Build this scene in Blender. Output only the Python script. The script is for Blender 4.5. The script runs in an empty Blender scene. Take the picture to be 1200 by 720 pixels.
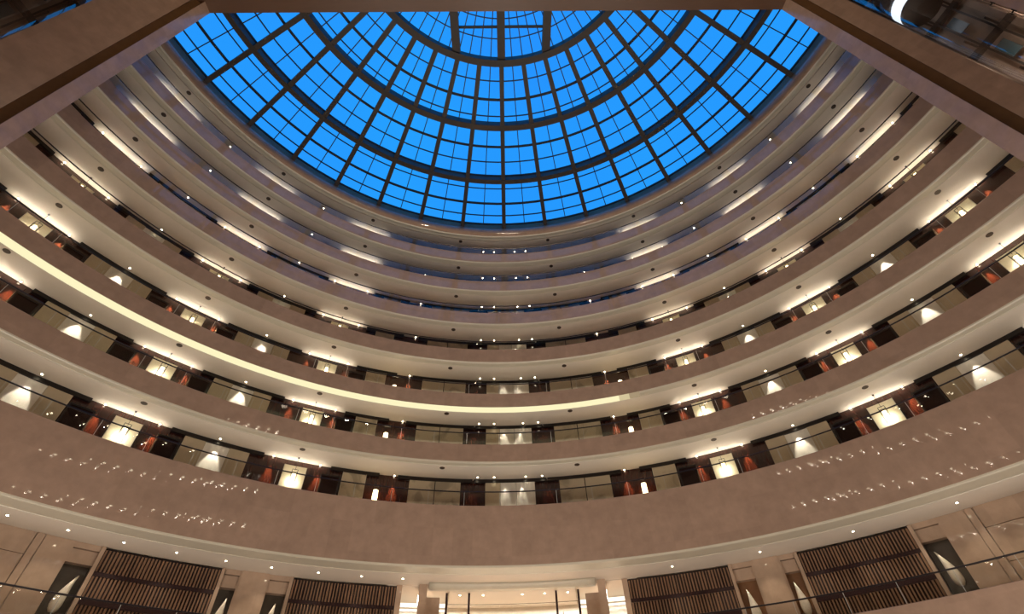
import bpy, bmesh, math, random
from mathutils import Vector, Matrix
random.seed(7)
C = bpy.context.scene.collection
SC = bpy.context.scene
R = 21.6                       # radius of the balcony fronts, metres
CAMZ = 1.6
CAM = Vector((-0.192, -2.064, CAMZ))
F_PX, PITCH, ROLL, YAW = 584.18, 0.804656, 0.0374579, math.radians(1.47)
def Z(h): return CAMZ + h * R
rad = math.radians
def pol(r, a, z=0.0):
    a = rad(a); return Vector((r * math.sin(a), r * math.cos(a), z))
def camdir(a, d, z=0.0):       # point at plan bearing a from the standing spot
    a = rad(a); return Vector((CAM.x + d * math.sin(a), CAM.y + d * math.cos(a), z))

# ------------------------------------------------------------------ camera
cp, sp = math.cos(PITCH), math.sin(PITCH)
fw = Vector((math.sin(YAW) * cp, math.cos(YAW) * cp, sp))
rt = Vector((math.cos(YAW), -math.sin(YAW), 0))
up = rt.cross(fw)
cr, sr = math.cos(ROLL), math.sin(ROLL)
IX = cr * rt - sr * up
IY = sr * rt + cr * up
cam = bpy.data.objects.new('camera', bpy.data.cameras.new('camera'))
C.objects.link(cam)
cam.matrix_world = Matrix(((IX.x, IY.x, -fw.x, CAM.x), (IX.y, IY.y, -fw.y, CAM.y), (IX.z, IY.z, -fw.z, CAM.z), (0, 0, 0, 1)))
cam.data.sensor_width = 36; cam.data.sensor_fit = 'HORIZONTAL'
cam.data.lens = 36 * F_PX / 1200
cam.data.clip_start = 0.05; cam.data.clip_end = 500
SC.camera = cam
def proj(P):
    d = P - CAM; q = d.dot(fw)
    if q <= 0.1: return None
    return 600 + F_PX * d.dot(IX) / q, 360 - F_PX * d.dot(IY) / q
def seen(P, m=45):
    q = proj(P)
    if q is None or not (-m < q[0] < 1200 + m and -m < q[1] < 720 + m): return False
    b = math.degrees(math.atan2(P.x - CAM.x, P.y - CAM.y))
    return -66.2 < b < 66.2

# ------------------------------------------------------------------ materials
def srgb(r, g, b):
    f = lambda c: (c / 12.92 if c <= .04045 else ((c + .055) / 1.055) ** 2.4)
    return (f(r / 255), f(g / 255), f(b / 255), 1)
def nmat(name):
    m = bpy.data.materials.new(name); m.use_nodes = True
    nt = m.node_tree; nt.nodes.clear()
    out = nt.nodes.new('ShaderNodeOutputMaterial')
    return m, nt, out
def mat(name, col, rough=.5, metal=0, var=.08, scale=3.0, spec=.5, coat=0, panels=None, stretch=None, bump=0):
    """Principled material whose colour is varied by a noise; panels=(per_turn, height) adds tone steps from slab to slab."""
    m, nt, out = nmat(name); N, L = nt.nodes, nt.links
    b = N.new('ShaderNodeBsdfPrincipled'); L.new(b.outputs[0], out.inputs[0])
    b.inputs['Roughness'].default_value = rough; b.inputs['Metallic'].default_value = metal
    b.inputs['Specular IOR Level'].default_value = spec; b.inputs['Coat Weight'].default_value = coat
    b.inputs['Coat Roughness'].default_value = .03
    g = N.new('ShaderNodeNewGeometry')
    no = N.new('ShaderNodeTexNoise'); no.inputs['Scale'].default_value = scale
    no.inputs['Detail'].default_value = 5; no.inputs['Roughness'].default_value = .6
    src = g.outputs['Position']
    if stretch:
        vm = N.new('ShaderNodeVectorMath'); vm.operation = 'MULTIPLY'; vm.inputs[1].default_value = stretch
        L.new(src, vm.inputs[0]); src = vm.outputs[0]
    L.new(src, no.inputs['Vector'])
    ramp = N.new('ShaderNodeMapRange'); ramp.inputs['From Min'].default_value = .3; ramp.inputs['From Max'].default_value = .7
    ramp.inputs['To Min'].default_value = 1 - var; ramp.inputs['To Max'].default_value = 1 + var
    L.new(no.outputs['Fac'], ramp.inputs['Value'])
    val = ramp.outputs[0]
    if panels:
        s = N.new('ShaderNodeSeparateXYZ'); L.new(g.outputs['Position'], s.inputs[0])
        at = N.new('ShaderNodeMath'); at.operation = 'ARCTAN2'; L.new(s.outputs[0], at.inputs[0]); L.new(s.outputs[1], at.inputs[1])
        def fl(o, k):
            a = N.new('ShaderNodeMath'); a.operation = 'MULTIPLY'; a.inputs[1].default_value = k; L.new(o, a.inputs[0])
            f = N.new('ShaderNodeMath'); f.operation = 'FLOOR'; L.new(a.outputs[0], f.inputs[0]); return f.outputs[0]
        cx = N.new('ShaderNodeCombineXYZ'); L.new(fl(at.outputs[0], panels[0] / (2 * math.pi)), cx.inputs[0]); L.new(fl(s.outputs[2], 1 / panels[1]), cx.inputs[1])
        wn = N.new('ShaderNodeTexWhiteNoise'); wn.noise_dimensions = '3D'; L.new(cx.outputs[0], wn.inputs['Vector'])
        r2 = N.new('ShaderNodeMapRange'); r2.inputs['To Min'].default_value = .95; r2.inputs['To Max'].default_value = 1.05; L.new(wn.outputs['Value'], r2.inputs['Value'])
        mu = N.new('ShaderNodeMath'); mu.operation = 'MULTIPLY'; L.new(val, mu.inputs[0]); L.new(r2.outputs[0], mu.inputs[1]); val = mu.outputs[0]
    mx = N.new('ShaderNodeVectorMath'); mx.operation = 'SCALE'; mx.inputs[0].default_value = col[:3]
    L.new(val, mx.inputs['Scale']); L.new(mx.outputs[0], b.inputs['Base Color'])
    if bump:
        bp = N.new('ShaderNodeBump'); bp.inputs['Strength'].default_value = bump; bp.inputs['Distance'].default_value = .02
        L.new(no.outputs['Fac'], bp.inputs['Height']); L.new(bp.outputs[0], b.inputs['Normal'])
    return m
def emis(name, col, s):
    m, nt, out = nmat(name); e = nt.nodes.new('ShaderNodeEmission')
    e.inputs[0].default_value = col; e.inputs[1].default_value = s
    nt.links.new(e.outputs[0], out.inputs[0]); return m
def glassmat(name, tint=(1, 1, 1, 1), base=.04, rough=.0, top=.9):
    m, nt, out = nmat(name); N, L = nt.nodes, nt.links
    t = N.new('ShaderNodeBsdfTransparent'); t.inputs[0].default_value = tint
    g = N.new('ShaderNodeBsdfGlossy'); g.inputs['Roughness'].default_value = rough
    lw = N.new('ShaderNodeLayerWeight'); lw.inputs['Blend'].default_value = .5
    pw = N.new('ShaderNodeMath'); pw.operation = 'POWER'; pw.inputs[1].default_value = 5; L.new(lw.outputs['Facing'], pw.inputs[0])
    mu = N.new('ShaderNodeMapRange'); mu.inputs['To Min'].default_value = base; mu.inputs['To Max'].default_value = top; L.new(pw.outputs[0], mu.inputs['Value'])
    mx = N.new('ShaderNodeMixShader'); L.new(mu.outputs[0], mx.inputs[0])
    L.new(t.outputs[0], mx.inputs[1]); L.new(g.outputs[0], mx.inputs[2]); L.new(mx.outputs[0], out.inputs[0])
    return m
def mural_mat(name):
    """Cream board with a faint grey ink wash."""
    m, nt, out = nmat(name); N, L = nt.nodes, nt.links
    b = N.new('ShaderNodeBsdfPrincipled'); L.new(b.outputs[0], out.inputs[0]); b.inputs['Roughness'].default_value = .4
    g = N.new('ShaderNodeNewGeometry')
    n = N.new('ShaderNodeTexNoise'); n.inputs['Scale'].default_value = .7; n.inputs['Detail'].default_value = 6; n.inputs['Distortion'].default_value = 1.5
    L.new(g.outputs['Position'], n.inputs['Vector'])
    r = N.new('ShaderNodeValToRGB'); r.color_ramp.elements[0].position = .36; r.color_ramp.elements[0].color = srgb(160, 148, 126)
    r.color_ramp.elements[1].position = .5; r.color_ramp.elements[1].color = srgb(196, 182, 156)
    L.new(n.outputs['Fac'], r.inputs[0]); L.new(r.outputs[0], b.inputs['Base Color']); return m

M = {}
M['marble'] = mat('pink_beige_marble', srgb(168, 140, 120), .025, var=.10, scale=2.2, panels=(150, 1.25), coat=.05, spec=.35)
M['pier'] = mat('pier_marble', srgb(178, 148, 128), .22, var=.12, scale=1.6, panels=(220, 1.4), coat=.2)
M['bronze'] = mat('brown_stone_strip', srgb(112, 80, 50), .3, var=.12, scale=2)
M['lobbystone'] = mat('lobby_marble', srgb(188, 162, 140), .12, var=.10, scale=1.8, panels=(160, 1.1), coat=.3)
M['trim'] = mat('cream_moulding', srgb(204, 195, 175), .35, var=.03)
M['ceil'] = mat('cream_ceiling_paint', srgb(222, 210, 194), .7, var=.03, scale=1)
M['roofsoffit'] = mat('grey_brown_roof_panel', srgb(116, 86, 66), .35, var=.05, stretch=(.3, 3, 3))
M['wood'] = mat('dark_red_mahogany', srgb(54, 22, 14), .18, var=.25, scale=2, stretch=(6, 6, .6), coat=.25)
M['doorwood'] = mat('near_black_door_veneer', srgb(32, 11, 10), .5, var=.25, scale=2, stretch=(6, 6, .6), spec=.2)
M['black'] = mat('black_header', srgb(22, 13, 12), .4, var=.1)
M['cream'] = mat('cream_lacquer_board', srgb(196, 180, 152), .4, var=.05)
M['alcove'] = mat('pale_cream_alcove_board', srgb(236, 226, 196), .45, var=.03)
M['art'] = mat('pale_streaked_picture', srgb(238, 232, 220), .35, var=.14, scale=3, stretch=(1, 1, .4))
M['mural'] = mural_mat('ink_wash_mural')
M['handrail'] = mat('dark_bronze_rail', srgb(34, 24, 20), .3, metal=.3, var=.05)
M['edge'] = mat('polished_glass_edge', srgb(190, 190, 180), .2, var=.03)
M['glass'] = glassmat('clear_balustrade_glass', (.98, .98, .97, 1), .03, 0, .8)
M['liftglass'] = glassmat('lift_shaft_glass', (.8, .82, .84, 1), .24, .01, .95)
M['skyglass'] = glassmat('skylight_glass', (.98, .99, 1, 1), 0, 0, .2)
M['steel'] = mat('dark_grey_brown_steel', srgb(70, 62, 57), .5, var=.06)
M['mullion'] = mat('dark_mullion', srgb(40, 44, 52), .5, var=.05)
M['led'] = emis('warm_cove_light', srgb(255, 246, 196), 1.0)
M['led_dim'] = emis('warm_cove_light_dim', srgb(255, 236, 186), .66); M['led_dimmer'] = emis('warm_cove_light_end', srgb(255, 226, 180), .38)
M['lens'] = emis('downlight_lens', srgb(255, 240, 206), 22)
M['redlens'] = emis('warm_small_lens', srgb(255, 190, 130), 8)
M['glow'] = emis('lantern_glow', srgb(255, 232, 180), 7)
M['whiteglow'] = emis('white_cove_glow', srgb(255, 246, 225), 1.6)
M['cabglow'] = emis('lift_cab_light', srgb(235, 245, 255), 2.0)
M['chrome'] = mat('brushed_metal', srgb(190, 185, 175), .25, metal=.9, var=.05)
M['darkspk'] = mat('dark_speaker_grille', srgb(60, 44, 30), .6, var=.1)
M['slat'] = mat('tan_slat', srgb(140, 106, 80), .5, var=.2, scale=4, stretch=(2, 2, .3))
M['slatdark'] = mat('dark_slat', srgb(40, 22, 18), .45, var=.2, scale=4)
M['band'] = mat('dark_wine_band', srgb(44, 16, 18), .4, var=.1)
M['niche'] = mat('smoky_dark_niche_back', srgb(84, 76, 66), .15, var=.12, scale=3)
M['nichetan'] = mat('brown_niche_back', srgb(150, 110, 78), .2, var=.08)
M['sculpt'] = mat('white_stone', srgb(226, 216, 198), .4, var=.08, scale=6)
M['plaque'] = mat('pale_plaque', srgb(200, 190, 180), .4, var=.03)
M['interior'] = mat('pale_interior_wall', srgb(218, 208, 190), .25, var=.04)
M['floor'] = mat('lobby_floor_marble', srgb(170, 146, 122), .2, var=.12, scale=.6)
M['shaft'] = mat('dark_shaft_wall', srgb(150, 128, 112), .5, var=.1)
M['teal'] = mat('teal_glass_panel', srgb(48, 72, 80), .2, var=.08)
M['iron'] = mat('black_iron_frame', srgb(20, 17, 17), .45, metal=.2, var=.1)

# ------------------------------------------------------------------ mesh helpers
def link(name, bm, m, parent=None, smooth=False, loc=None):
    bmesh.ops.recalc_face_normals(bm, faces=bm.faces[:])
    me = bpy.data.meshes.new(name); bm.to_mesh(me); bm.free()
    me.materials.append(M[m] if isinstance(m, str) else m)
    if smooth:
        for p in me.polygons: p.use_smooth = True
    o = bpy.data.objects.new(name, me); C.objects.link(o)
    if parent:
        o.parent = parent
        o.matrix_parent_inverse = Matrix.Translation(-parent.location) if parent.type == 'EMPTY' or parent.location.length > 0 else Matrix()
    if loc: o.location = loc
    return o
def tag(o, label, cat, group=None):
    o['label'] = label; o['category'] = cat
    if group: o['group'] = group
    return o
def thing(name, label, cat, loc, group=None):
    o = bpy.data.objects.new(name, None); C.objects.link(o); o.empty_display_size = .2
    o.location = loc; return tag(o, label, cat, group)
def struct(name, bm, m, smooth=False):
    o = link(name, bm, m, None, smooth); o['kind'] = 'structure'; return o
def sweep(bm, prof, a0, a1, step=1.0):
    """Closed (r, z) outline carried round the atrium axis from bearing a0 to a1."""
    n = max(1, int(math.ceil((a1 - a0) / step - 1e-6)))
    rows = []
    for i in range(n + 1):
        a = a0 + (a1 - a0) * i / n
        rows.append([bm.verts.new(pol(r, a, z)) for r, z in prof])
    k = len(prof)
    for i in range(n):
        for j in range(k):
            bm.faces.new((rows[i][j], rows[i][(j + 1) % k], rows[i + 1][(j + 1) % k], rows[i + 1][j]))
    bm.faces.new(rows[0]); bm.faces.new(rows[-1][::-1])
    return bm
def rect(r0, r1, z0, z1): return [(r0, z0), (r1, z0), (r1, z1), (r0, z1)]
def slab(bm, r0, r1, z0, z1, a0, a1, step=1.0): return sweep(bm, rect(r0, r1, z0, z1), a0, a1, step)
def BM(): return bmesh.new()
def prism(bm, pts, z0, z1):
    lo = [bm.verts.new((x, y, z0)) for x, y in pts]; hi = [bm.verts.new((x, y, z1)) for x, y in pts]
    n = len(pts)
    for i in range(n): bm.faces.new((lo[i], lo[(i + 1) % n], hi[(i + 1) % n], hi[i]))
    bm.faces.new(lo[::-1]); bm.faces.new(hi); return bm
def boxat(bm, c, ux, uy, uz):
    """Box about c with half-extent vectors."""
    v = [bm.verts.new(c + sx * ux + sy * uy + sz * uz) for sx in (-1, 1) for sy in (-1, 1) for sz in (-1, 1)]
    for f in ((0, 1, 3, 2), (4, 6, 7, 5), (0, 4, 5, 1), (2, 3, 7, 6), (0, 2, 6, 4), (1, 5, 7, 3)): bm.faces.new([v[i] for i in f])
    return bm
UZ = Vector((0, 0, 1))
def frame_at(a): return Vector((math.cos(rad(a)), -math.sin(rad(a)), 0)), Vector((math.sin(rad(a)), math.cos(rad(a)), 0))  # along, outward
def pbox(bm, r, a, z, w, d, h):
    t, n = frame_at(a); return boxat(bm, pol(r, a, z), t * w / 2, n * d / 2, UZ * h / 2)
def bar(bm, p, q, w, h, side=None):
    d = q - p; d.normalize()
    s = d.cross(UZ)
    if s.length < 1e-4: s = Vector((1, 0, 0))
    s.normalize(); u = s.cross(d)
    return boxat(bm, (p + q) / 2, (q - p) / 2, s * w / 2, u * h / 2)
def lathe(bm, c, prof, n=20, sx=1, sy=1):
    rows = [[bm.verts.new(c + Vector((r * sx * math.cos(2 * math.pi * i / n), r * sy * math.sin(2 * math.pi * i / n), z))) for i in range(n)] for r, z in prof]
    for a, b in zip(rows, rows[1:]):
        for i in range(n): bm.faces.new((a[i], a[(i + 1) % n], b[(i + 1) % n], b[i]))
    bm.faces.new(rows[0][::-1]); bm.faces.new(rows[-1]); return bm
def lamp(kind, loc, power, col=(1, .86, .66), soft=.05, rot=None, **kw):
    d = bpy.data.lights.new('lamp_' + kind.lower(), kind); d.energy = power; d.color = col
    if kind in ('POINT', 'SPOT'): d.shadow_soft_size = soft
    for k, v in kw.items(): setattr(d, k, v)
    o = bpy.data.objects.new('lamp_' + kind.lower(), d); C.objects.link(o); o.location = loc
    if rot is not None: o.rotation_euler = rot
    return o
def aim(o, target):
    o.rotation_euler = (target - o.location).to_track_quat('-Z', 'Y').to_euler()

# ------------------------------------------------------------------ levels
FB = {-1: None, 0: .3714, 1: .6053, 2: .7602, 3: .9140, 4: 1.0659, 5: 1.2179, 6: 1.3662, 7: 1.5206}
FT = {-1: .2254, 0: .4972, 1: .6509, 2: .8033, 3: .9607, 4: 1.1132, 5: 1.2636, 6: 1.4130}
LEV = {6: 'topmost balcony', 5: 'second balcony down', 4: 'third balcony down', 3: 'fourth balcony down', 2: 'fifth balcony down',
       1: 'sixth balcony down', 0: 'tall lowest balcony'}
ORD = ['first', 'second', 'third', 'fourth', 'fifth', 'sixth', 'seventh', 'eighth', 'ninth', 'tenth', 'eleventh', 'twelfth', 'thirteenth']
END = 73.5                      # bearing at which the rings run into the lift piers
RW = 1.085 * R                  # face of the cream boards
RB = 1.0915 * R                 # face of the wooden bays
def side_words(a, azs):
    """'third left of centre' for bearing a among the like bearings azs."""
    if abs(a) < .5: return 'at the centre'
    same = sorted(abs(x) for x in azs if x * a > 0)
    return ORD[same.index(abs(a))] + (' left' if a < 0 else ' right') + ' of centre'

# ------------------------------------------------------------------ skylight
def gh(r):                      # height of the glass over a plan radius
    q = r / R
    return Z(1.600 + .048 * max(0, 1 - q) ** 1.2 / 1.0 + .0)
RR = {'A': .4176 * R, 'B': .6149 * R, 'C': .8069 * R, 'D': 1.006 * R}
sky = thing('skylight', 'huge round glazed roof dome showing deep blue evening sky', 'skylight', (0, 0, Z(1.6)))
DEP = .62
YCUT = 5.2
bm = BM()
gr = [0.3, .2 * R, RR['A'], RR['B'], RR['C'], RR['D'] + .3]
rows = [[bm.verts.new(pol(r, i * 4.5 - 76.5, gh(r) + .02)) for i in range(35)] for r in gr]
for a, b in zip(rows, rows[1:]):
    for i in range(34): bm.faces.new((a[i], a[i + 1], b[i + 1], b[i]))
link('glass', bm, 'skyglass', sky)
for i in range(-8, 9):        # main ribs, every nine degrees
    bm = BM(); a = 9.0 * i
    rs = [RR['A'], RR['B'], RR['C'], RR['D'] + .2]
    t, n = frame_at(a)
    prv = None
    for r in rs:
        zt = gh(r) - .02; zb = gh(r) - DEP - (.05 if r < RR['D'] else 0)
        cur = [bm.verts.new(pol(r, a) + t * s * .15 + UZ * z) for s, z in ((-1, zb), (1, zb), (1, zt), (-1, zt))]
        if prv:
            for j in range(4): bm.faces.new((prv[j], prv[(j + 1) % 4], cur[(j + 1) % 4], cur[j]))
        else: bm.faces.new(cur)
        prv = cur
    bm.faces.new(prv[::-1])
    link('rib', bm, 'steel', sky)
for k, w in (('A', .42), ('B', .40), ('C', .36)):
    bm = BM(); r = RR[k]; z = gh(r)
    slab(bm, r - w / 2, r + w / 2, z - DEP - .07, z - .02, -74, 74, 2.25)
    link('ring_beam', bm, 'steel', sky)
for x in (0, .134 * R, -.134 * R):
    bm = BM(); y1 = math.sqrt(RR['A'] ** 2 - x * x)
    boxat(bm, Vector((x, (y1 + YCUT) / 2 - 1, gh(4.5) - .42)), Vector((.25, 0, 0)), Vector((0, (y1 - YCUT) / 2 + 1, 0)), Vector((0, 0, .3)))
    link('cross_beam', bm, 'steel', sky)
bm = BM()
for r, w in ((.305, .05), (.358, .05), (.478, .06), (.535, .16), (.588, .06), (.692, .15), (.747, .06), (.797, .05), (.850, .05), (.911, .16), (.962, .06), (1.0, .12)):
    rr = r * R; z = gh(rr)
    slab(bm, rr - w / 2, rr + w / 2, z - .10, z - .005, -73, 73, 3)
for i in range(-16, 17):
    a = 4.5 * i
    bar(bm, pol(2.0, a, gh(2.0) - .05), pol(RR['A'], a, gh(RR['A']) - .05), .06, .08)
    if i % 2:
        for r0, r1 in (('A', 'B'), ('B', 'C'), ('C', 'D')):
            bar(bm, pol(RR[r0], a, gh(RR[r0]) - .05), pol(RR[r1], a, gh(RR[r1]) - .05), .06, .08)
boxat(bm, Vector((0, .325 * R, gh(7) - .12)), Vector((.134 * R, 0, 0)), Vector((0, .07, 0)), Vector((0, 0, .08)))
link('mullions', bm, 'mullion', sky)
# roof ring that carries the glass
bm = BM(); slab(bm, R, R + .5, Z(FB[7]), Z(1.592), -END - 4, END + 4); struct('trim_1', bm, 'marble', True)
bm = BM(); slab(bm, R + .5, 1.14 * R, Z(FB[7]) - .06, Z(1.60), -END - 4, END + 4); struct('ceiling', bm, 'ceil')

# ------------------------------------------------------------------ balconies
def cornice_profile(b, w):
    return [(R + .01, b), (R + .015, b - .05), (R + .06, b - .085), (R + .12, b - .085), (R + .15, b - .06), (R + w - .06, b - .055), (R + w - .045, b - .075),
            (R + w - .02, b - .075), (R + w - .02, b + .03), (R + w, b + .03), (R + w, b + .10), (R + .01, b + .10)]
bm = BM(); sweep(bm, cornice_profile(Z(FB[7]), .45), -END, END); struct('trim_2', bm, 'trim', True)
BLAB = {6: 'topmost marble balcony ring just under the blue glass dome', 5: 'second marble balcony ring below the glass dome',
        4: 'third marble balcony ring below the glass dome', 3: 'fourth marble balcony ring below the dome, above the glowing one',
        2: 'fifth marble balcony ring down with a glowing light strip under its rim', 1: 'sixth marble balcony ring down, right below the glowing strip',
        0: 'tallest lowest marble balcony band over the lobby curtains', -1: 'low marble parapet with glass and thin rail in front of the lobby curtains'}
JOINTS = [-75, -70.4, -65.8, -61.2, -56.6, -52.0, -47.4, -42.8, -38.2, -33.6, -29.0, -24.4, -19.8, -15.2, -10.6, -6.0, -1.4]
JOINTS = JOINTS + [-j for j in JOINTS[::-1]]
for k in range(-1, 7):
    t = Z(FT[k]); b = Z(FB[k]) if k >= 0 else t - 1.2
    root = thing('balcony', BLAB[k], 'balcony', (0, R, b), 'balcony rings of the atrium')
    bm = BM()
    sweep(bm, [(R, b), (R + .2, b), (R + .2, t), (R + .015, t), (R, t - .015)], -END, END)
    link('marble_band', bm, 'marble', root)
    if k >= 0:
        w = 1.0 if k == 0 else .45
        bm = BM(); sweep(bm, cornice_profile(b, w), -END, END)
        if k == 2:
            bm.free(); bm = BM(); sweep(bm, cornice_profile(b, w), -END, 16.5); link('light_strip', bm, 'led', root)
            for a0, a1, m in ((16.5, 18, 'led_dim'), (18, 19.5, 'led_dimmer')):
                bm = BM(); sweep(bm, cornice_profile(b, w), a0, a1); link('light_strip', bm, m, root)
            bm = BM(); sweep(bm, cornice_profile(b, w), 19.5, END); link('cornice', bm, 'trim', root)
        else: link('cornice', bm, 'trim', root)
        bm = BM(); slab(bm, R + w, 1.13 * R if k else 1.122 * R, b - .06, t - .45, -END, END); link('soffit', bm, 'ceil', root)
    else:
        bm = BM(); slab(bm, R + .2, 1.30 * R, b, t - .45, -END, END); link('deck', bm, 'floor', root)
    bm = BM(); hz = t + .72
    ring = [(R + .07 + .032 * math.cos(j * math.pi / 4), hz + .03 * math.sin(j * math.pi / 4)) for j in range(8)]
    sweep(bm, ring, -END, END); link('handrail', bm, 'handrail', root)
    for j0, j1 in zip(JOINTS, JOINTS[1:]):
        if j1 - j0 < .1: continue
        if not (seen(pol(R, j0, t), 200) or seen(pol(R, j1, t), 200)): continue
        bm = BM(); slab(bm, R + .06, R + .072, t - .05, hz - .03, j0 + .03, j1 - .03, 2.4)
        gp = link('glass_panel', bm, 'glass', root)
        if k <= 2:
            bm = BM(); slab(bm, R + .058, R + .074, t, hz - .03, j1 - .05, j1 - .005)
            e = link('polished_edge', bm, 'edge', gp)

# ------------------------------------------------------------------ corridors
ALC = [27.05, 45.0, 63.0]
CRM = [36.0, 54.0, 72.0]
sgn = (-1, 1)
def visible_top(k, ztop, r):    # is an item whose top is at ztop above the parapet line of sight
    return (ztop - CAMZ) > FT[k] * R * (r + 2.06) / (R + 2.06) - .05
def spot(loc, target, p, ang, col=(1, .86, .66), blend=.6, soft=.03):
    o = lamp('SPOT', loc, p, col, soft, spot_size=rad(ang), spot_blend=blend); aim(o, target); return o
WARM = (1, .85, .62)
def downlight(k, a, r, zc, label, group, lens='lens', s=.042):
    d = thing('downlight', label, 'downlight', pol(r, a, zc), group)
    bm = BM(); lathe(bm, pol(r, a, zc - .02), [(s + .03, 0), (s + .035, .01), (s + .035, .016)], 14); link('trim_ring', bm, 'chrome', d)
    bm = BM(); lathe(bm, pol(r, a, zc - .03), [(s, 0), (s, .012)], 14); link('lens', bm, lens, d)
    return d
for k in range(0, 7):
    zf = Z(FT[k]) - .45; zc = Z(FB[k + 1]) - .06
    LV = LEV[k]
    zcr = Z(FB[k + 1]) - .245         # top of the cream boards
    # the wooden wall behind the balcony and the black header over its boards
    bm = BM(); slab(bm, RB, RB + .35, zf, zc, -END, END); struct('wall_back', bm, 'wood')
    hdr = BM()
    spans = [(-3.25, 3.25)]
    for s in sgn:
        for c, w in ((9.8, 3.3), (20.0, 1.45)) + tuple((c, 3.5) for c in CRM): spans.append((s * c - w, s * c + w))
    for a0, a1 in spans:
        e = 1.55
        lo, hi = max(a0 - e, -END), min(a1 + e, END)
        slab(hdr, RW - .03, RB, zcr, zc, lo, hi)
    struct('trim_3', hdr, 'black')
    # recessed ceiling lights
    DL = [s * a for s in sgn for a in (2.1, 4.3, 15.1, 24.3, 29.85, 36.1, 42.3, 47.7, 53.8, 60.3, 65.7)]
    rr = lambda a: R * (1.072 if abs(a) in (2.1, 4.3, 36.1, 53.8) else 1.087)
    vis = [a for a in DL if seen(pol(rr(a), a, zc), 30)]
    for a in vis:
        downlight(k, a, rr(a), zc, 'small bright ceiling light, %s, in the corridor of the %s' % (side_words(a, vis), LV), 'corridor ceiling lights')
    SP = [s * a for s in sgn for a in (9.1, 27.05, 44.9, 63.2)]
    vis = [a for a in SP if seen(pol(1.032 * R, a, zc), 20)]
    for a in vis:
        o = lathe(BM(), pol(1.032 * R, a, zc), [(.13, -.014), (.14, -.008), (.14, -.004)], 16)
        tag(link('ceiling_speaker', o, 'darkspk'), 'round dark ceiling grille, %s, in the corridor of the %s' % (side_words(a, vis), LV), 'speaker', 'ceiling speakers')
    # cream boards with pictures
    vis = [s * c for s in sgn for c in CRM if visible_top(k, zcr, RW) and (seen(pol(RW, s * (c - 3), zcr)) or seen(pol(RW, s * (c + 2), zcr)))]
    for a in vis:
        w = thing('picture_board', 'cream wall board around a spotlit picture, %s, behind the %s' % (side_words(a, vis), LV), 'wall panel', pol(RW, a, zf), 'cream boards with lit pictures')
        for a0, a1 in ((a - 3.5, a - 1.3), (a + 1.3, a + 3.5)):
            bm = BM(); slab(bm, RW, RB - .008, zf + .012, zcr - .006, a0, a1); link('side_board', bm, 'cream', w)
        bm = BM(); slab(bm, RW + .04, RB - .008, zf + .012, zcr - .006, a - 1.28, a + 1.28); link('picture', bm, 'art', w)
        bm = BM()
        for q in (-1, 1): slab(bm, RW - .015, RW, zf + .012, zcr - .5, a + q * 1.55 - .06, a + q * 1.55 + .06)
        link('upright_bead', bm, 'trim', w)
    vis = [s * 9.8 for s in sgn if visible_top(k, zcr, RW)]
    for a in vis:
        w = thing('mural_board', 'wide cream board with faint ink painting %s of centre behind the %s' % ('left' if a < 0 else 'right', LV), 'wall panel', pol(RW, a, zf), 'ink painting boards')
        bm = BM(); slab(bm, RW, RB - .008, zf + .012, zcr - .006, a - 3.3, a - .05); link('panel', bm, 'mural', w)
        bm = BM(); slab(bm, RW, RB - .008, zf + .012, zcr - .006, a + .05, a + 3.3); link('panel', bm, 'mural', w)
    vis = [s * 20.0 for s in sgn if visible_top(k, zcr, RW)]
    for a in vis:
        w = thing('narrow_board', 'narrow cream wall board %s of centre between dark wood bays behind the %s' % ('left' if a < 0 else 'right', LV), 'wall panel', pol(RW, a, zf), 'narrow cream boards')
        bm = BM(); slab(bm, RW, RB - .008, zf + .012, zcr - .006, a - 1.45, a + 1.45); link('panel', bm, 'mural', w)
        bm = BM()
        for q in (-1.45, 1.38): slab(bm, RW - .03, RW, zf + .012, zcr - .006, a + q, a + q + .07)
        link('edge_trim', bm, 'trim', w)
    if visible_top(k, zcr, RW):
        w = thing('centre_board', 'cream centre board washed by two spotlights behind the %s' % LV, 'wall panel', pol(RW, 0, zf), 'centre boards')
        for a0, a1, m in ((-3.25, -1.3, 'cream'), (-1.27, .78, 'art'), (.81, 3.25, 'art')):
            bm = BM(); slab(bm, RW, RB - .008, zf + .012, zcr - .006, a0, a1); link('panel', bm, m, w)
    # lit alcove boards with hanging lanterns
    zal = zc - .28
    vis = [s * c for s in sgn for c in ALC if visible_top(k, zal - .05, RB) and (seen(pol(RB, s * (c - 1), zal)) or seen(pol(RB, s * (c + 1), zal)))]
    for a in vis:
        w = thing('alcove_board', 'glowing pale board, %s, between dark wood bays behind the %s' % (side_words(a, vis), LV), 'wall panel', pol(RB, a, zf), 'lit alcove boards')
        bm = BM(); slab(bm, RB - .05, RB - .008, zf + .012, zal, a - 1.3, a + 1.3); link('panel', bm, 'alcove', w)
        bm = BM()
        for q in (-1.33, 1.27): slab(bm, RB - .07, RB - .008, zf + .012, zal, a + q, a + q + .06)
        link('edge_trim', bm, 'trim', w)
        lr = RB - .42; zl = zf + 1.42
        if visible_top(k, zl + .6, lr):
            p = thing('pendant_lantern', 'hanging caged lantern before a glowing board, %s, behind the %s' % (side_words(a, vis), LV), 'lantern', pol(lr, a, zc), 'hanging lanterns')
            bm = BM(); pbox(bm, lr, a, (zl + .6 + zc) / 2 - .01, .015, .015, zc - zl - .62); link('rod', bm, 'iron', p)
            bm = BM(); pbox(bm, lr, a, zc - .026, .08, .08, .03); link('canopy', bm, 'wood', p)
            bm = BM(); t, n = frame_at(a)
            for sx in sgn:
                for sy in sgn: boxat(bm, pol(lr, a, zl + .25) + t * sx * .13 + n * sy * .13, t * .008, n * .008, UZ * .35)
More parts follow.
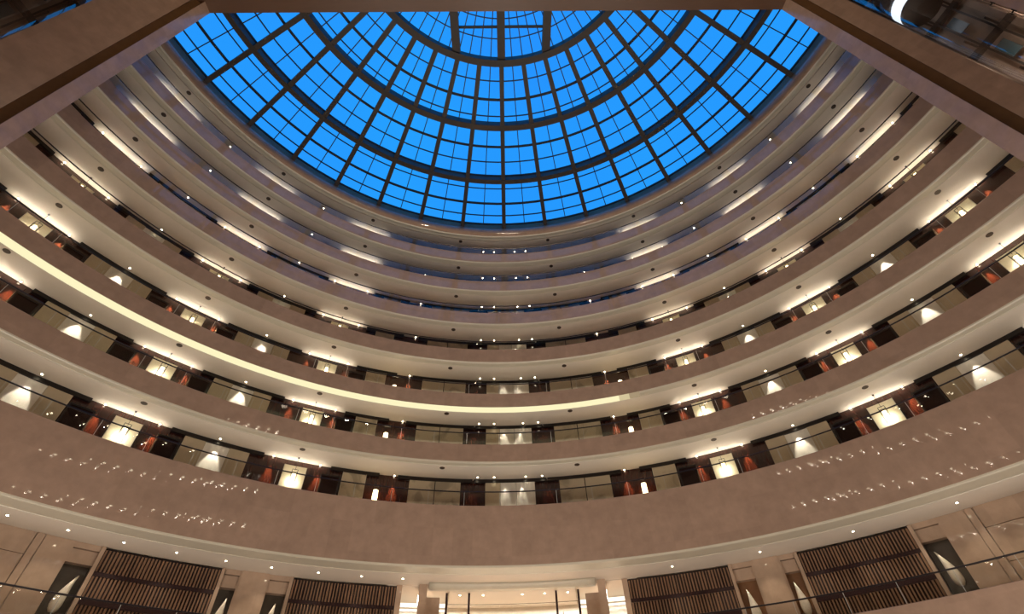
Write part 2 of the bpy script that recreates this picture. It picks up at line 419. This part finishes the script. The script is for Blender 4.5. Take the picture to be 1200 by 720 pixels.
            for zz in (zl - .1, zl + .25, zl + .6):
                for q in sgn:
                    boxat(bm, pol(lr, a, zz) + t * q * .13, t * .008, n * .135, UZ * .008)
                    boxat(bm, pol(lr, a, zz) + n * q * .13, t * .135, n * .008, UZ * .008)
            link('cage', bm, 'iron', p)
            bm = BM(); lathe(bm, pol(lr, a, zl + .2), [(.03, -.26), (.07, -.24), (.08, 0), (.07, .24), (.03, .26)], 12); link('candle_glass', bm, 'glow', p, True)
    # doors of the rooms in the dark bays
    DR = [s * a for s in sgn for a in (22.8, 40.85, 49.2, 58.85)]
    vis = [a for a in DR if k <= 2 and visible_top(k, zf + 2.2, RB) and seen(pol(RB, a, zf + 1.8), 20)]
    for a in vis:
        dr = thing('room_door', 'near black room door, %s, in a wood bay behind the %s' % (side_words(a, vis), LV), 'door', pol(RB, a, zf), 'room doors')
        bm = BM(); pbox(bm, RB - .04, a, zf + 1.12, .84, .05, 2.2); link('leaf', bm, 'doorwood', dr)
        bm = BM(); pbox(bm, RB - .06, a - 1.08, zf + 1.15, .06, .09, 2.26); pbox(bm, RB - .06, a + 1.08, zf + 1.15, .06, .09, 2.26); pbox(bm, RB - .06, a, zf + 2.25, .9, .09, .06); link('frame', bm, 'black', dr)
        bm = BM(); pbox(bm, RB - .09, a + .8, zf + 1.0, .03, .06, .3); link('handle', bm, 'chrome', dr)
        bm = BM(); pbox(bm, RB - .01, a + (1.55 if abs(a) in (22.8, 40.85, 58.85) and a > 0 or abs(a) == 49.2 and a < 0 else -1.55), zf + 1.25, .2, .02, .1); link('room_plaque', bm, 'plaque', dr)
    # wall lanterns beside the narrow boards
    vis = [s * 17.1 for s in sgn if k <= 2]
    for a in vis:
        zl = Z(FT[k]) + (.95 if k == 0 else .95)
        p = thing('wall_lantern', 'bright glowing wall lantern on dark wood %s of centre behind the %s' % ('left' if a < 0 else 'right', LV), 'lantern', pol(RB, a, zl), 'wall lanterns')
        bm = BM(); lathe(bm, pol(RB - .22, a, zl), [(.05, -.36), (.12, -.34), (.13, 0), (.12, .34), (.05, .36)], 16); link('shade', bm, 'glow', p, True)
        bm = BM(); pbox(bm, RB - .02, a, zl, .12, .04, .5); pbox(bm, RB - .12, a, zl + .3, .03, .2, .03); link('bracket', bm, 'iron', p)
        lamp('POINT', pol(RB - .45, a, zl), 6, (1, .75, .45), .1)
    # light sources of this corridor
    KF = 1.0
    for s in sgn:
        for c in ALC:
            a = s * c
            if not seen(pol(RB, a, zc), 160): continue
            if visible_top(k, zf + 2.0, RB): lamp('POINT', pol(RB - .22, a, zf + 1.62), 20, (1, .93, .8), .06)
            o = lamp('AREA', pol(RB - .10, a, zc - .28), 9.5, (1, .91, .76), shape='RECTANGLE', size=2.7, size_y=.06)
            tt, nn = frame_at(a); zdir = (o.location - pol(RB - .34, a, zc + .20)).normalized(); xdir = tt; ydir = zdir.cross(xdir)
            o.rotation_euler = Matrix((xdir, ydir, zdir)).transposed().to_euler()
        for a in (15.1, 24.3, 29.85, 42.3, 47.7, 60.3, 65.7):
            a *= s
            if seen(pol(RB, a, zc), 60) and k <= 4: spot(pol(RB - .16, a, zc - .08), pol(RB - .06, a, zf + .9), 1150, 33, (1, .56, .26), .7)
        for c in CRM:
            if seen(pol(RB, s * c, zc), 100): spot(pol(RW - .20, s * c, zc - .1), pol(RW - .0, s * c, zf + .9), 190, 48, (1, .9, .74), .5)
    for a in (-.7, 1.5): spot(pol(RW - .2, a, zc - .1), pol(RW, a, zf + .9), 70, 40, (1, .9, .74), .5)
    for s in sgn: spot(pol(RB - .2, s * 5, zc - .08), pol(RB - .06, s * 5, zf + .3), 120, 40, (1, .6, .38), .5)

# ------------------------------------------------------------------ lobby gallery behind the low parapet
zc = Z(FB[0]) - .063; zf = Z(FT[-1]) - .45; RL = 1.12 * R
LG = 'lobby gallery'
DLs = [i * 4.57 + .65 for i in range(-12, -2)] + [18.16, 27.4, 36.6, 45.8]
DLs = [-49.2, -44.65, -40.1, -35.5, -30.9, -26.4, -21.6, -17.0, -12.45, 18.16, 27.54, 36.7, 45.82]
for a in DLs:
    downlight(-1, a, 1.0765 * R, Z(FB[0]) - .06, 'small oval ceiling light, %s, over the %s below the tall balcony' % (side_words(a, DLs), LG), 'gallery ceiling lights')
for s in sgn:
    for n, a in enumerate((18.4, 35.95)):
        word = ('inner' if n == 0 else 'outer') + (' left' if s < 0 else ' right')
        c = s * a; hw = 5.1 if n else 5.45
        sc = thing('slatted_screen', '%s tall screen of brown vertical slats with two dark bands in the %s' % (word, LG), 'screen', pol(RL, c, zf), 'slatted screens')
        nsl = 34
        bm = BM(); slab(bm, RL + .10, RL + .16, zf + .012, zc - .02, c - hw, c + hw); link('backing', bm, 'slatdark', sc)
        bt, bd = BM(), BM()
        for i in range(nsl):
            aa = c - hw + (i + .5) * 2 * hw / nsl
            pbox(bt, RL + .06, aa, (zf + zc) / 2 - .04, random.choice((.05, .062, .074)), .06 + .04 * random.random(), zc - zf - .1)
            if i % 3 == 0: pbox(bd, RL + .05, aa + hw / nsl * .8, (zf + zc) / 2, .02, .08, zc - zf - .06)
        x = link('slats', bt, 'slat', sc); x = link('dark_slats', bd, 'band', sc)
        for z0, z1 in ((8.54, 8.69), (7.59, 7.77)):
            bm = BM(); slab(bm, RL - .0, RL + .1, z0, z1, c - hw, c + hw); link('cross_band', bm, 'band', sc)
        for q in sgn:
            bm = BM(); slab(bm, RL - .05, RL + .16, zf + .012, zc - .01, c + q * (hw + .17) - .17, c + q * (hw + .17) + .17); link('side_frame', bm, 'lobbystone', sc)
    # stone pier between the screens, and the wall beyond them
    bm = BM(); slab(bm, RL - .05, RL + .9, zf, zc, *sorted((s * 26.3, s * 28.9))); 
    slab(bm, RL - .0, RL + .8, zf, zc, *sorted((s * 26.15, s * 29.05)))
    struct('pillar', bm, 'lobbystone')
    bm = BM()
    slab(bm, RL, RL + .4, zf, zc, *sorted((s * 43.45, s * 45.75))); slab(bm, RL - .03, RL + .4, zf, zc, *sorted((s * 45.8, s * 46.4)))
    for z0, z1 in ((zf, 7.6), (7.62, 8.78), (8.8, zc)): slab(bm, RL, RL + .4, z0, z1, *sorted((s * 46.45, s * 76)))
    struct('wall_left' if s < 0 else 'wall_right', bm, 'lobbystone')
    # niches with white sculptures
    for n, (a0, a1) in enumerate(((41.4, 43.45), (29.05, 30.45), (24.2, 26.15))):
        a0, a1 = sorted((s * a0, s * a1)); ac = (a0 + a1) / 2
        tan = s > 0 and n > 0
        bm = BM(); slab(bm, RL + .42, RL + .5, zf, zc, a0, a1); link_o = struct('wall_niche', bm, 'nichetan' if tan else 'niche')
        bm = BM(); slab(bm, RL + .12, RL + .42, 8.87, zc - .22, a0, a1); slab(bm, RL + .02, RL + .42, zc - .2, zc, a0, a1); struct('beam', bm, 'lobbystone')
        where = ('left' if s < 0 else 'right')
        wl = ('outermost', 'middle', 'innermost')[n]
        scu = thing('sculpture', 'white curved leaf sculpture in the %s %s wall niche of the %s' % (wl, where, LG), 'sculpture', pol(RL + .2, ac, 7.1), 'white niche sculptures')
        bm = BM(); t, nn = frame_at(ac)
        prof = [(.015, 1.36), (.05, 1.2), (.10, .98), (.155, .74), (.19, .52), (.195, .36), (.165, .22), (.10, .12), (.04, .08)]
        rows = []
        for w_, z_ in prof:
            off = (.2 if n == 0 else .1) * max(0, (z_ - .3)) ** 2 * (-s)
            rows.append([bm.verts.new(pol(RL + .22, ac, 7.15 + z_) + t * (off + w_ * math.cos(j * math.pi / 5)) + nn * w_ * .55 * math.sin(j * math.pi / 5)) for j in range(10)])
        for A, B in zip(rows, rows[1:]):
            for j in range(10): bm.faces.new((A[j], A[(j + 1) % 10], B[(j + 1) % 10], B[j]))
        bm.faces.new(rows[0][::-1]); bm.faces.new(rows[-1]); link('leaf_body', bm, 'sculpt', scu, True)
        bm = BM(); pbox(bm, RL + .22, ac, (zf + 7.24) / 2, .36, .3, 7.22 - zf); link('plinth', bm, 'niche', scu)
        spot(pol(RL + .08, ac, 8.8), pol(RL + .25, ac, 7.4), 25, 50)
        # side stone returning into the niche
    # the entrance side
    bm = BM(); slab(bm, RL - .25, RL + .6, zf, zc - .0, *sorted((s * 9.6, s * 10.5))); slab(bm, RL + .2, RL + .9, zf, zc - .42, *sorted((s * 8.1, s * 9.6))); struct('pillar', bm, 'lobbystone')
    bm = BM(); slab(bm, RL - .02, RL + .3, zf, zc, *sorted((s * 12.35, s * 12.9))); struct('pillar', bm, 'lobbystone')
    bm = BM(); slab(bm, 1.21 * R, 1.215 * R, 9.2, 9.36, *sorted((s * 7.3, s * 14))); slab(bm, 1.21 * R, 1.215 * R, 9.02, 9.1, *sorted((s * 7.3, s * 14)))
    tag(link('light_strip', bm, 'whiteglow'), 'pair of white light strips glowing inside the opening %s of the lobby entrance' % ('left' if s < 0 else 'right'), 'light strip', 'white light strips')
    lamp('AREA', pol(1.17 * R, s * 11, zc - .3), 130, (1, .95, .88), shape='DISK', size=1.5)
# entrance: header, inner ceiling, inner wall, posts
bm = BM(); sweep(bm, [(1.094 * R, zc), (1.098 * R, zc - .08), (1.100 * R, zc - .22), (1.104 * R, zc - .24), (1.115 * R, zc - .24), (1.115 * R, zc)], -9.4, 9.4); struct('trim_4', bm, 'trim', True)
bm = BM(); slab(bm, 1.114 * R, 1.30 * R, zc - .23, zc + .2, -7.1, 7.1)
for s in sgn: slab(bm, 1.12 * R, 1.30 * R, zc - .02, zc + .2, *sorted((s * 7.15, s * 14)))
struct('ceiling', bm, 'ceil')
bm = BM(); slab(bm, 1.24 * R, 1.245 * R, zf, zc, -15, 15); struct('wall_back', bm, 'interior')
for s in sgn:
    for a in (4.88, 7.36):
        bm = BM(); pbox(bm, 1.128 * R, s * a, (zf + zc - .24) / 2 + .01, .1, .1, zc - .26 - zf)
        side = ('left' if s < 0 else 'right')
        tag(link('door_post', bm, 'band'), '%s dark slim post %s of the bright lobby entrance' % ('inner' if a < 6 else 'outer', side), 'post', 'dark entrance posts')
    tw = thing('glass_door', 'clear glass side leaf between dark posts %s of the lobby entrance' % ('left' if s < 0 else 'right'), 'glass door', pol(1.128 * R, s * 6.1, zf), 'glass entrance leaves')
    bm = BM(); pbox(bm, 1.128 * R, s * 6.12, (zf + zc - .86) / 2, .9, .012, zc - .95 - zf); link('pane', bm, 'glass', tw)
    bm = BM(); pbox(bm, 1.128 * R, s * 6.12, zc - .72, .94, .03, .03); link('top_rail', bm, 'chrome', tw)
    bm = BM(); pbox(bm, 1.128 * R - .06, s * 5.5, zf + 1.6, .03, .03, 1.6); link('pull_handle', bm, 'chrome', tw)
gd = thing('glass_door', 'wide clear glass entrance doors in the middle of the lobby gallery', 'glass door', pol(1.128 * R, 0, zf), None)
for a0, a1 in ((-4.7, -.03), (.03, 4.7)):
    bm = BM(); slab(bm, 1.128 * R, 1.1285 * R, zf + .02, zc - .75, a0, a1); link('pane', bm, 'glass', gd)
bm = BM(); slab(bm, 1.1275 * R, 1.129 * R, zc - .74, zc - .71, -4.75, 4.75); link('top_rail', bm, 'chrome', gd)
ins = [-5.9, -3.3, 1.1, 3.6, 6.2]
for a in ins:
    downlight(-1, a, 1.14 * R, zc - .23, 'small ceiling light, %s, just inside the bright lobby entrance' % side_words(a, ins), 'entrance ceiling lights')
lamp('AREA', pol(1.18 * R, 0, zc - .35), 420, (1, .95, .88), shape='RECTANGLE', size=7, size_y=1.2)
for a in (-49, -44.6, -40, -35.5, -31, -26.4, -21.6, -17, -12.4, 12.4, 18.16, 22.8, 27.5, 32, 36.7, 41.2, 45.8, 50):
    spot(pol(1.0765 * R, a, zc - .1), pol(1.09 * R, a, zf), 60, 100, (1, .88, .7), .8)

# ------------------------------------------------------------------ lift piers, shafts, roof slab and the rear of the hall
HS = Z(1.5206)
PB = {}
for s in sgn:
    L = s < 0
    if L: b = [(-65.15, .844), (-66.88, .835), (-67.1, .862), (-67.95, .866), (-68.0, .848), (-73.0, .868)]
    else: b = [(65.2, .853), (67.0, .845), (67.2, .872), (68.1, .876), (68.15, .858), (70.4, .872)]
    P = [camdir(a, d * R) for a, d in b]
    PB[s] = P
    back1 = camdir(b[-1][0] - s * .3, (b[-1][1] + .06) * R); back2 = camdir(b[0][0] + s * .25, (b[0][1] + .06) * R)
    nm = 'left' if L else 'right'
    bm = BM(); prism(bm, [(P[0].x, P[0].y), (P[1].x, P[1].y), (P[2].x, P[2].y), (P[3].x, P[3].y), (P[4].x, P[4].y), (P[5].x, P[5].y), (back1.x, back1.y), (back2.x, back2.y)], 0, HS)
    struct('pillar', bm, 'pier')
    bm = BM(); q2, q3 = camdir(b[1][0] + s * .02, (b[1][1] + .012) * R), camdir(b[4][0] - s * .02, (b[4][1] + .006) * R)
    prism(bm, [(q2.x, q2.y), (q3.x, q3.y), (P[3].x, P[3].y), (P[2].x, P[2].y)], 0, HS); struct('trim_5', bm, 'bronze')
    # lift shaft
    ca = s * (74.9 if L else 72.95); cd = .965 * R
    cc = camdir(ca, cd); rad_ = .93
    u = (cc - CAM); u.z = 0; u.normalize(); v = Vector((-u.y, u.x, 0))
    lift = thing('lift_shaft', 'round glass lift shaft beside the %s marble pier with blue sky reflections' % nm, 'lift shaft', cc)
    bm = BM()
    n = 28; rows = []
    for i in range(n + 1):
        th = math.pi * (.5 + i / n)
        p = cc + rad_ * (u * math.cos(th) + v * math.sin(th)); rows.append((bm.verts.new((p.x, p.y, 0.0)), bm.verts.new((p.x, p.y, HS))))
    for A, B in zip(rows, rows[1:]): bm.faces.new((A[0], B[0], B[1], A[1]))
    link('curved_glass', bm, 'liftglass', lift, True)
    bk = cc + u * 2.2
    bm = BM(); boxat(bm, Vector((bk.x, bk.y, HS / 2)) + u * .2, v * 1.6, u * .06, UZ * HS / 2); link('back_wall', bm, 'shaft', lift)
    for q in sgn:
        bm = BM(); e = cc + v * q * 1.0; boxat(bm, Vector((e.x, e.y, HS / 2)) + u * 1.15, v * .05, u * 1.2, UZ * HS / 2); link('side_wall', bm, 'shaft', lift)
        bm = BM(); e = bk + v * q * .38 - u * .35; boxat(bm, Vector((e.x, e.y, HS / 2)), v * .04, u * .06, UZ * HS / 2); link('guide_rail', bm, 'iron', lift)
    for k in range(0, 7):
        z = Z(FT[k]) - .45
        bm = BM(); e = bk - u * .2; boxat(bm, Vector((e.x, e.y, z)), v * .95, u * .1, UZ * .16)
        for q in sgn: boxat(bm, Vector((e.x, e.y, z + .2)) + v * q * .5 - u * .45, v * .04, u * .4, UZ * .05)
        link('floor_beam', bm, 'iron', lift)
        bm = BM(); e = bk - u * .3 + v * .1; boxat(bm, Vector((e.x, e.y, z - 1.2)), v * .22, u * .02, UZ * .55); link('landing_panel', bm, 'teal', lift)
    for i in range(24):
        z = 8 + i * 1.15
        bm = BM(); th = math.pi * (.5 if s < 0 else 1.5)
        p = cc + (rad_ + .04) * (u * math.cos(th) + v * math.sin(th)) - u * .25
        boxat(bm, Vector((p.x, p.y, z)), v * .09, u * .02, UZ * .02); boxat(bm, Vector((p.x, p.y, z)), v * .02, u * .02, UZ * .12)
        link('glass_clamp', bm, 'iron', lift)
    lamp('POINT', cc + UZ * 14 + u * .6, 90, (1, .85, .7), .1); lamp('POINT', cc + UZ * 23 + u * .6, 90, (1, .85, .7), .1)  # lamps added to brighten the shaft interior
    if not L:
        zb = 27.7
        cab = thing('lift_cab', 'lift cab high in the right glass shaft with black underside and white light', 'lift', Vector((cc.x, cc.y, zb)))
        bm = BM(); lathe(bm, Vector((cc.x, cc.y, zb)), [(.3, -.12), (.84, -.06), (.86, .1)], 28); link('underside', bm, 'iron', cab)
        bm = BM(); lathe(bm, Vector((cc.x, cc.y, zb)), [(.85, .1), (.85, .9)], 28); link('light_band', bm, 'cabglow', cab, True)
        bm = BM(); lathe(bm, Vector((cc.x, cc.y, zb)), [(.84, .9), (.84, 2.5)], 28); link('cab_glass', bm, 'liftglass', cab, True)
        bm = BM(); lathe(bm, Vector((cc.x, cc.y, zb)), [(.86, 2.5), (.8, 2.75), (.3, 2.9)], 28); link('cab_roof', bm, 'iron', cab)
    # wall beyond the shaft, back to the rear of the hall
    w0 = cc + v * (1.05 if L else -1.05) * 1.0
    w0 = camdir(ca + s * 2.75, .95 * R)
    bm = BM(); prism(bm, [(w0.x, w0.y), (s * 19.5, -12.0), (s * 27, -12.0), (s * 27, w0.y + 1)], 0, HS); struct('wall_side', bm, 'pier')
    # closing wall behind the pier, at the end of the rings
    bm = BM(); slab(bm, .93 * R, 1.25 * R, 0, Z(1.51), *sorted((s * END, s * (END + .5)))); struct('wall_end', bm, 'pier')
# outer shell
bm = BM(); slab(bm, 1.30 * R, 1.32 * R, 0, Z(1.63), -100, 100, 4); struct('wall_outer', bm, 'interior')
bm = BM(); boxat(bm, Vector((0, 4, -.1)), Vector((34, 0, 0)), Vector((0, 34, 0)), UZ * .1); struct('floor', bm, 'floor')
# roof slab over the rear half, its front edge cutting the dome
bm = BM(); a, b = PB[-1][0], PB[1][0]
d = (b - a).normalized()
a2, b2 = a - d * 14, b + d * 14
prism(bm, [(a.x, a.y), (b.x, b.y), (b2.x, b2.y), (30, -14), (-30, -14), (a2.x, a2.y)], HS, Z(1.70)); struct('roof', bm, 'roofsoffit')
bm = BM(); slab(bm, R + .45, 1.33 * R, Z(1.605), Z(1.63), -90, 90, 3); struct('roof', bm, 'roofsoffit')
LP = {0: 12, 1: 12, 2: 12, 3: 9, 4: 9, 5: 12, 6: 12}
# rear facade with landings and their ceiling lights
bm = BM(); boxat(bm, Vector((0, -12, HS / 2)), Vector((24, 0, 0)), Vector((0, .2, 0)), UZ * HS / 2); struct('wall_rear', bm, 'lobbystone')
for k in range(0, 7):
    b = Z(FB[k]); t = Z(FT[k])
    bm = BM(); boxat(bm, Vector((0, -8.3, (b + t) / 2)), Vector((20, 0, 0)), Vector((0, 3.6, 0)), UZ * (t - b) / 2)
    sl = struct('wall_landing', bm, 'marble')
    bm = BM()
    for s in sgn:
        for x in (5.2, 6.0, 7.6, 9.0): lathe(bm, Vector((s * x, -4.95, b - .03)), [(.1, 0), (.1, .02)], 12)
    o = link('lens', bm, 'lens', sl)
    for s in sgn:
        for x in (5.2, 6.0, 7.6, 9.0):
            o = lamp('SPOT', Vector((s * x, -5.2, b - .15)), LP[k], (1, .85, .68), .045, spot_size=rad(150), spot_blend=.9)
            aim(o, Vector((s * x, 15, b - (3 if k > 4 else 8))))
for x in (-4, -2, 0, 2, 4):      # unseen fill spots added under the roof to brighten the upper rings
    o = lamp('SPOT', Vector((x, -5.2, HS - .35)), 1800, (1, .84, .64), .3, spot_size=rad(120), spot_blend=1.0)
    aim(o, Vector((x * 3, 16, 33)))
# added upward fill lamps, standing in for light off the lobby floor
for x, y in ((-9, 4), (9, 4), (0, 9), (-13, 10), (13, 10), (0, 15)):
    o = lamp('AREA', Vector((x, y, .6)), 520, (1, .9, .79), shape='DISK', size=4.0); o.rotation_euler = (math.pi, 0, 0)

# ------------------------------------------------------------------ sky
w = bpy.data.worlds.new('World'); SC.world = w; w.use_nodes = True
nt = w.node_tree; bg = nt.nodes['Background']
tc = nt.nodes.new('ShaderNodeTexCoord'); no = nt.nodes.new('ShaderNodeTexNoise'); no.inputs['Scale'].default_value = 2.2
rp = nt.nodes.new('ShaderNodeValToRGB')
rp.color_ramp.elements[0].position = .35; rp.color_ramp.elements[0].color = srgb(38, 148, 255)
rp.color_ramp.elements[1].position = .7; rp.color_ramp.elements[1].color = srgb(38, 162, 255)
nt.links.new(tc.outputs['Generated'], no.inputs['Vector']); nt.links.new(no.outputs['Fac'], rp.inputs[0]); nt.links.new(rp.outputs[0], bg.inputs[0])
bg.inputs[1].default_value = 1.0

vs = SC.view_settings
vs.view_transform = 'Standard'; vs.look = 'None'; vs.exposure = 0; vs.gamma = 1; vs.use_curve_mapping = False
SC.cycles.max_bounces = 6; SC.cycles.transparent_max_bounces = 16
SC.cycles.sample_clamp_indirect = 4
SC.cycles.use_denoising = True
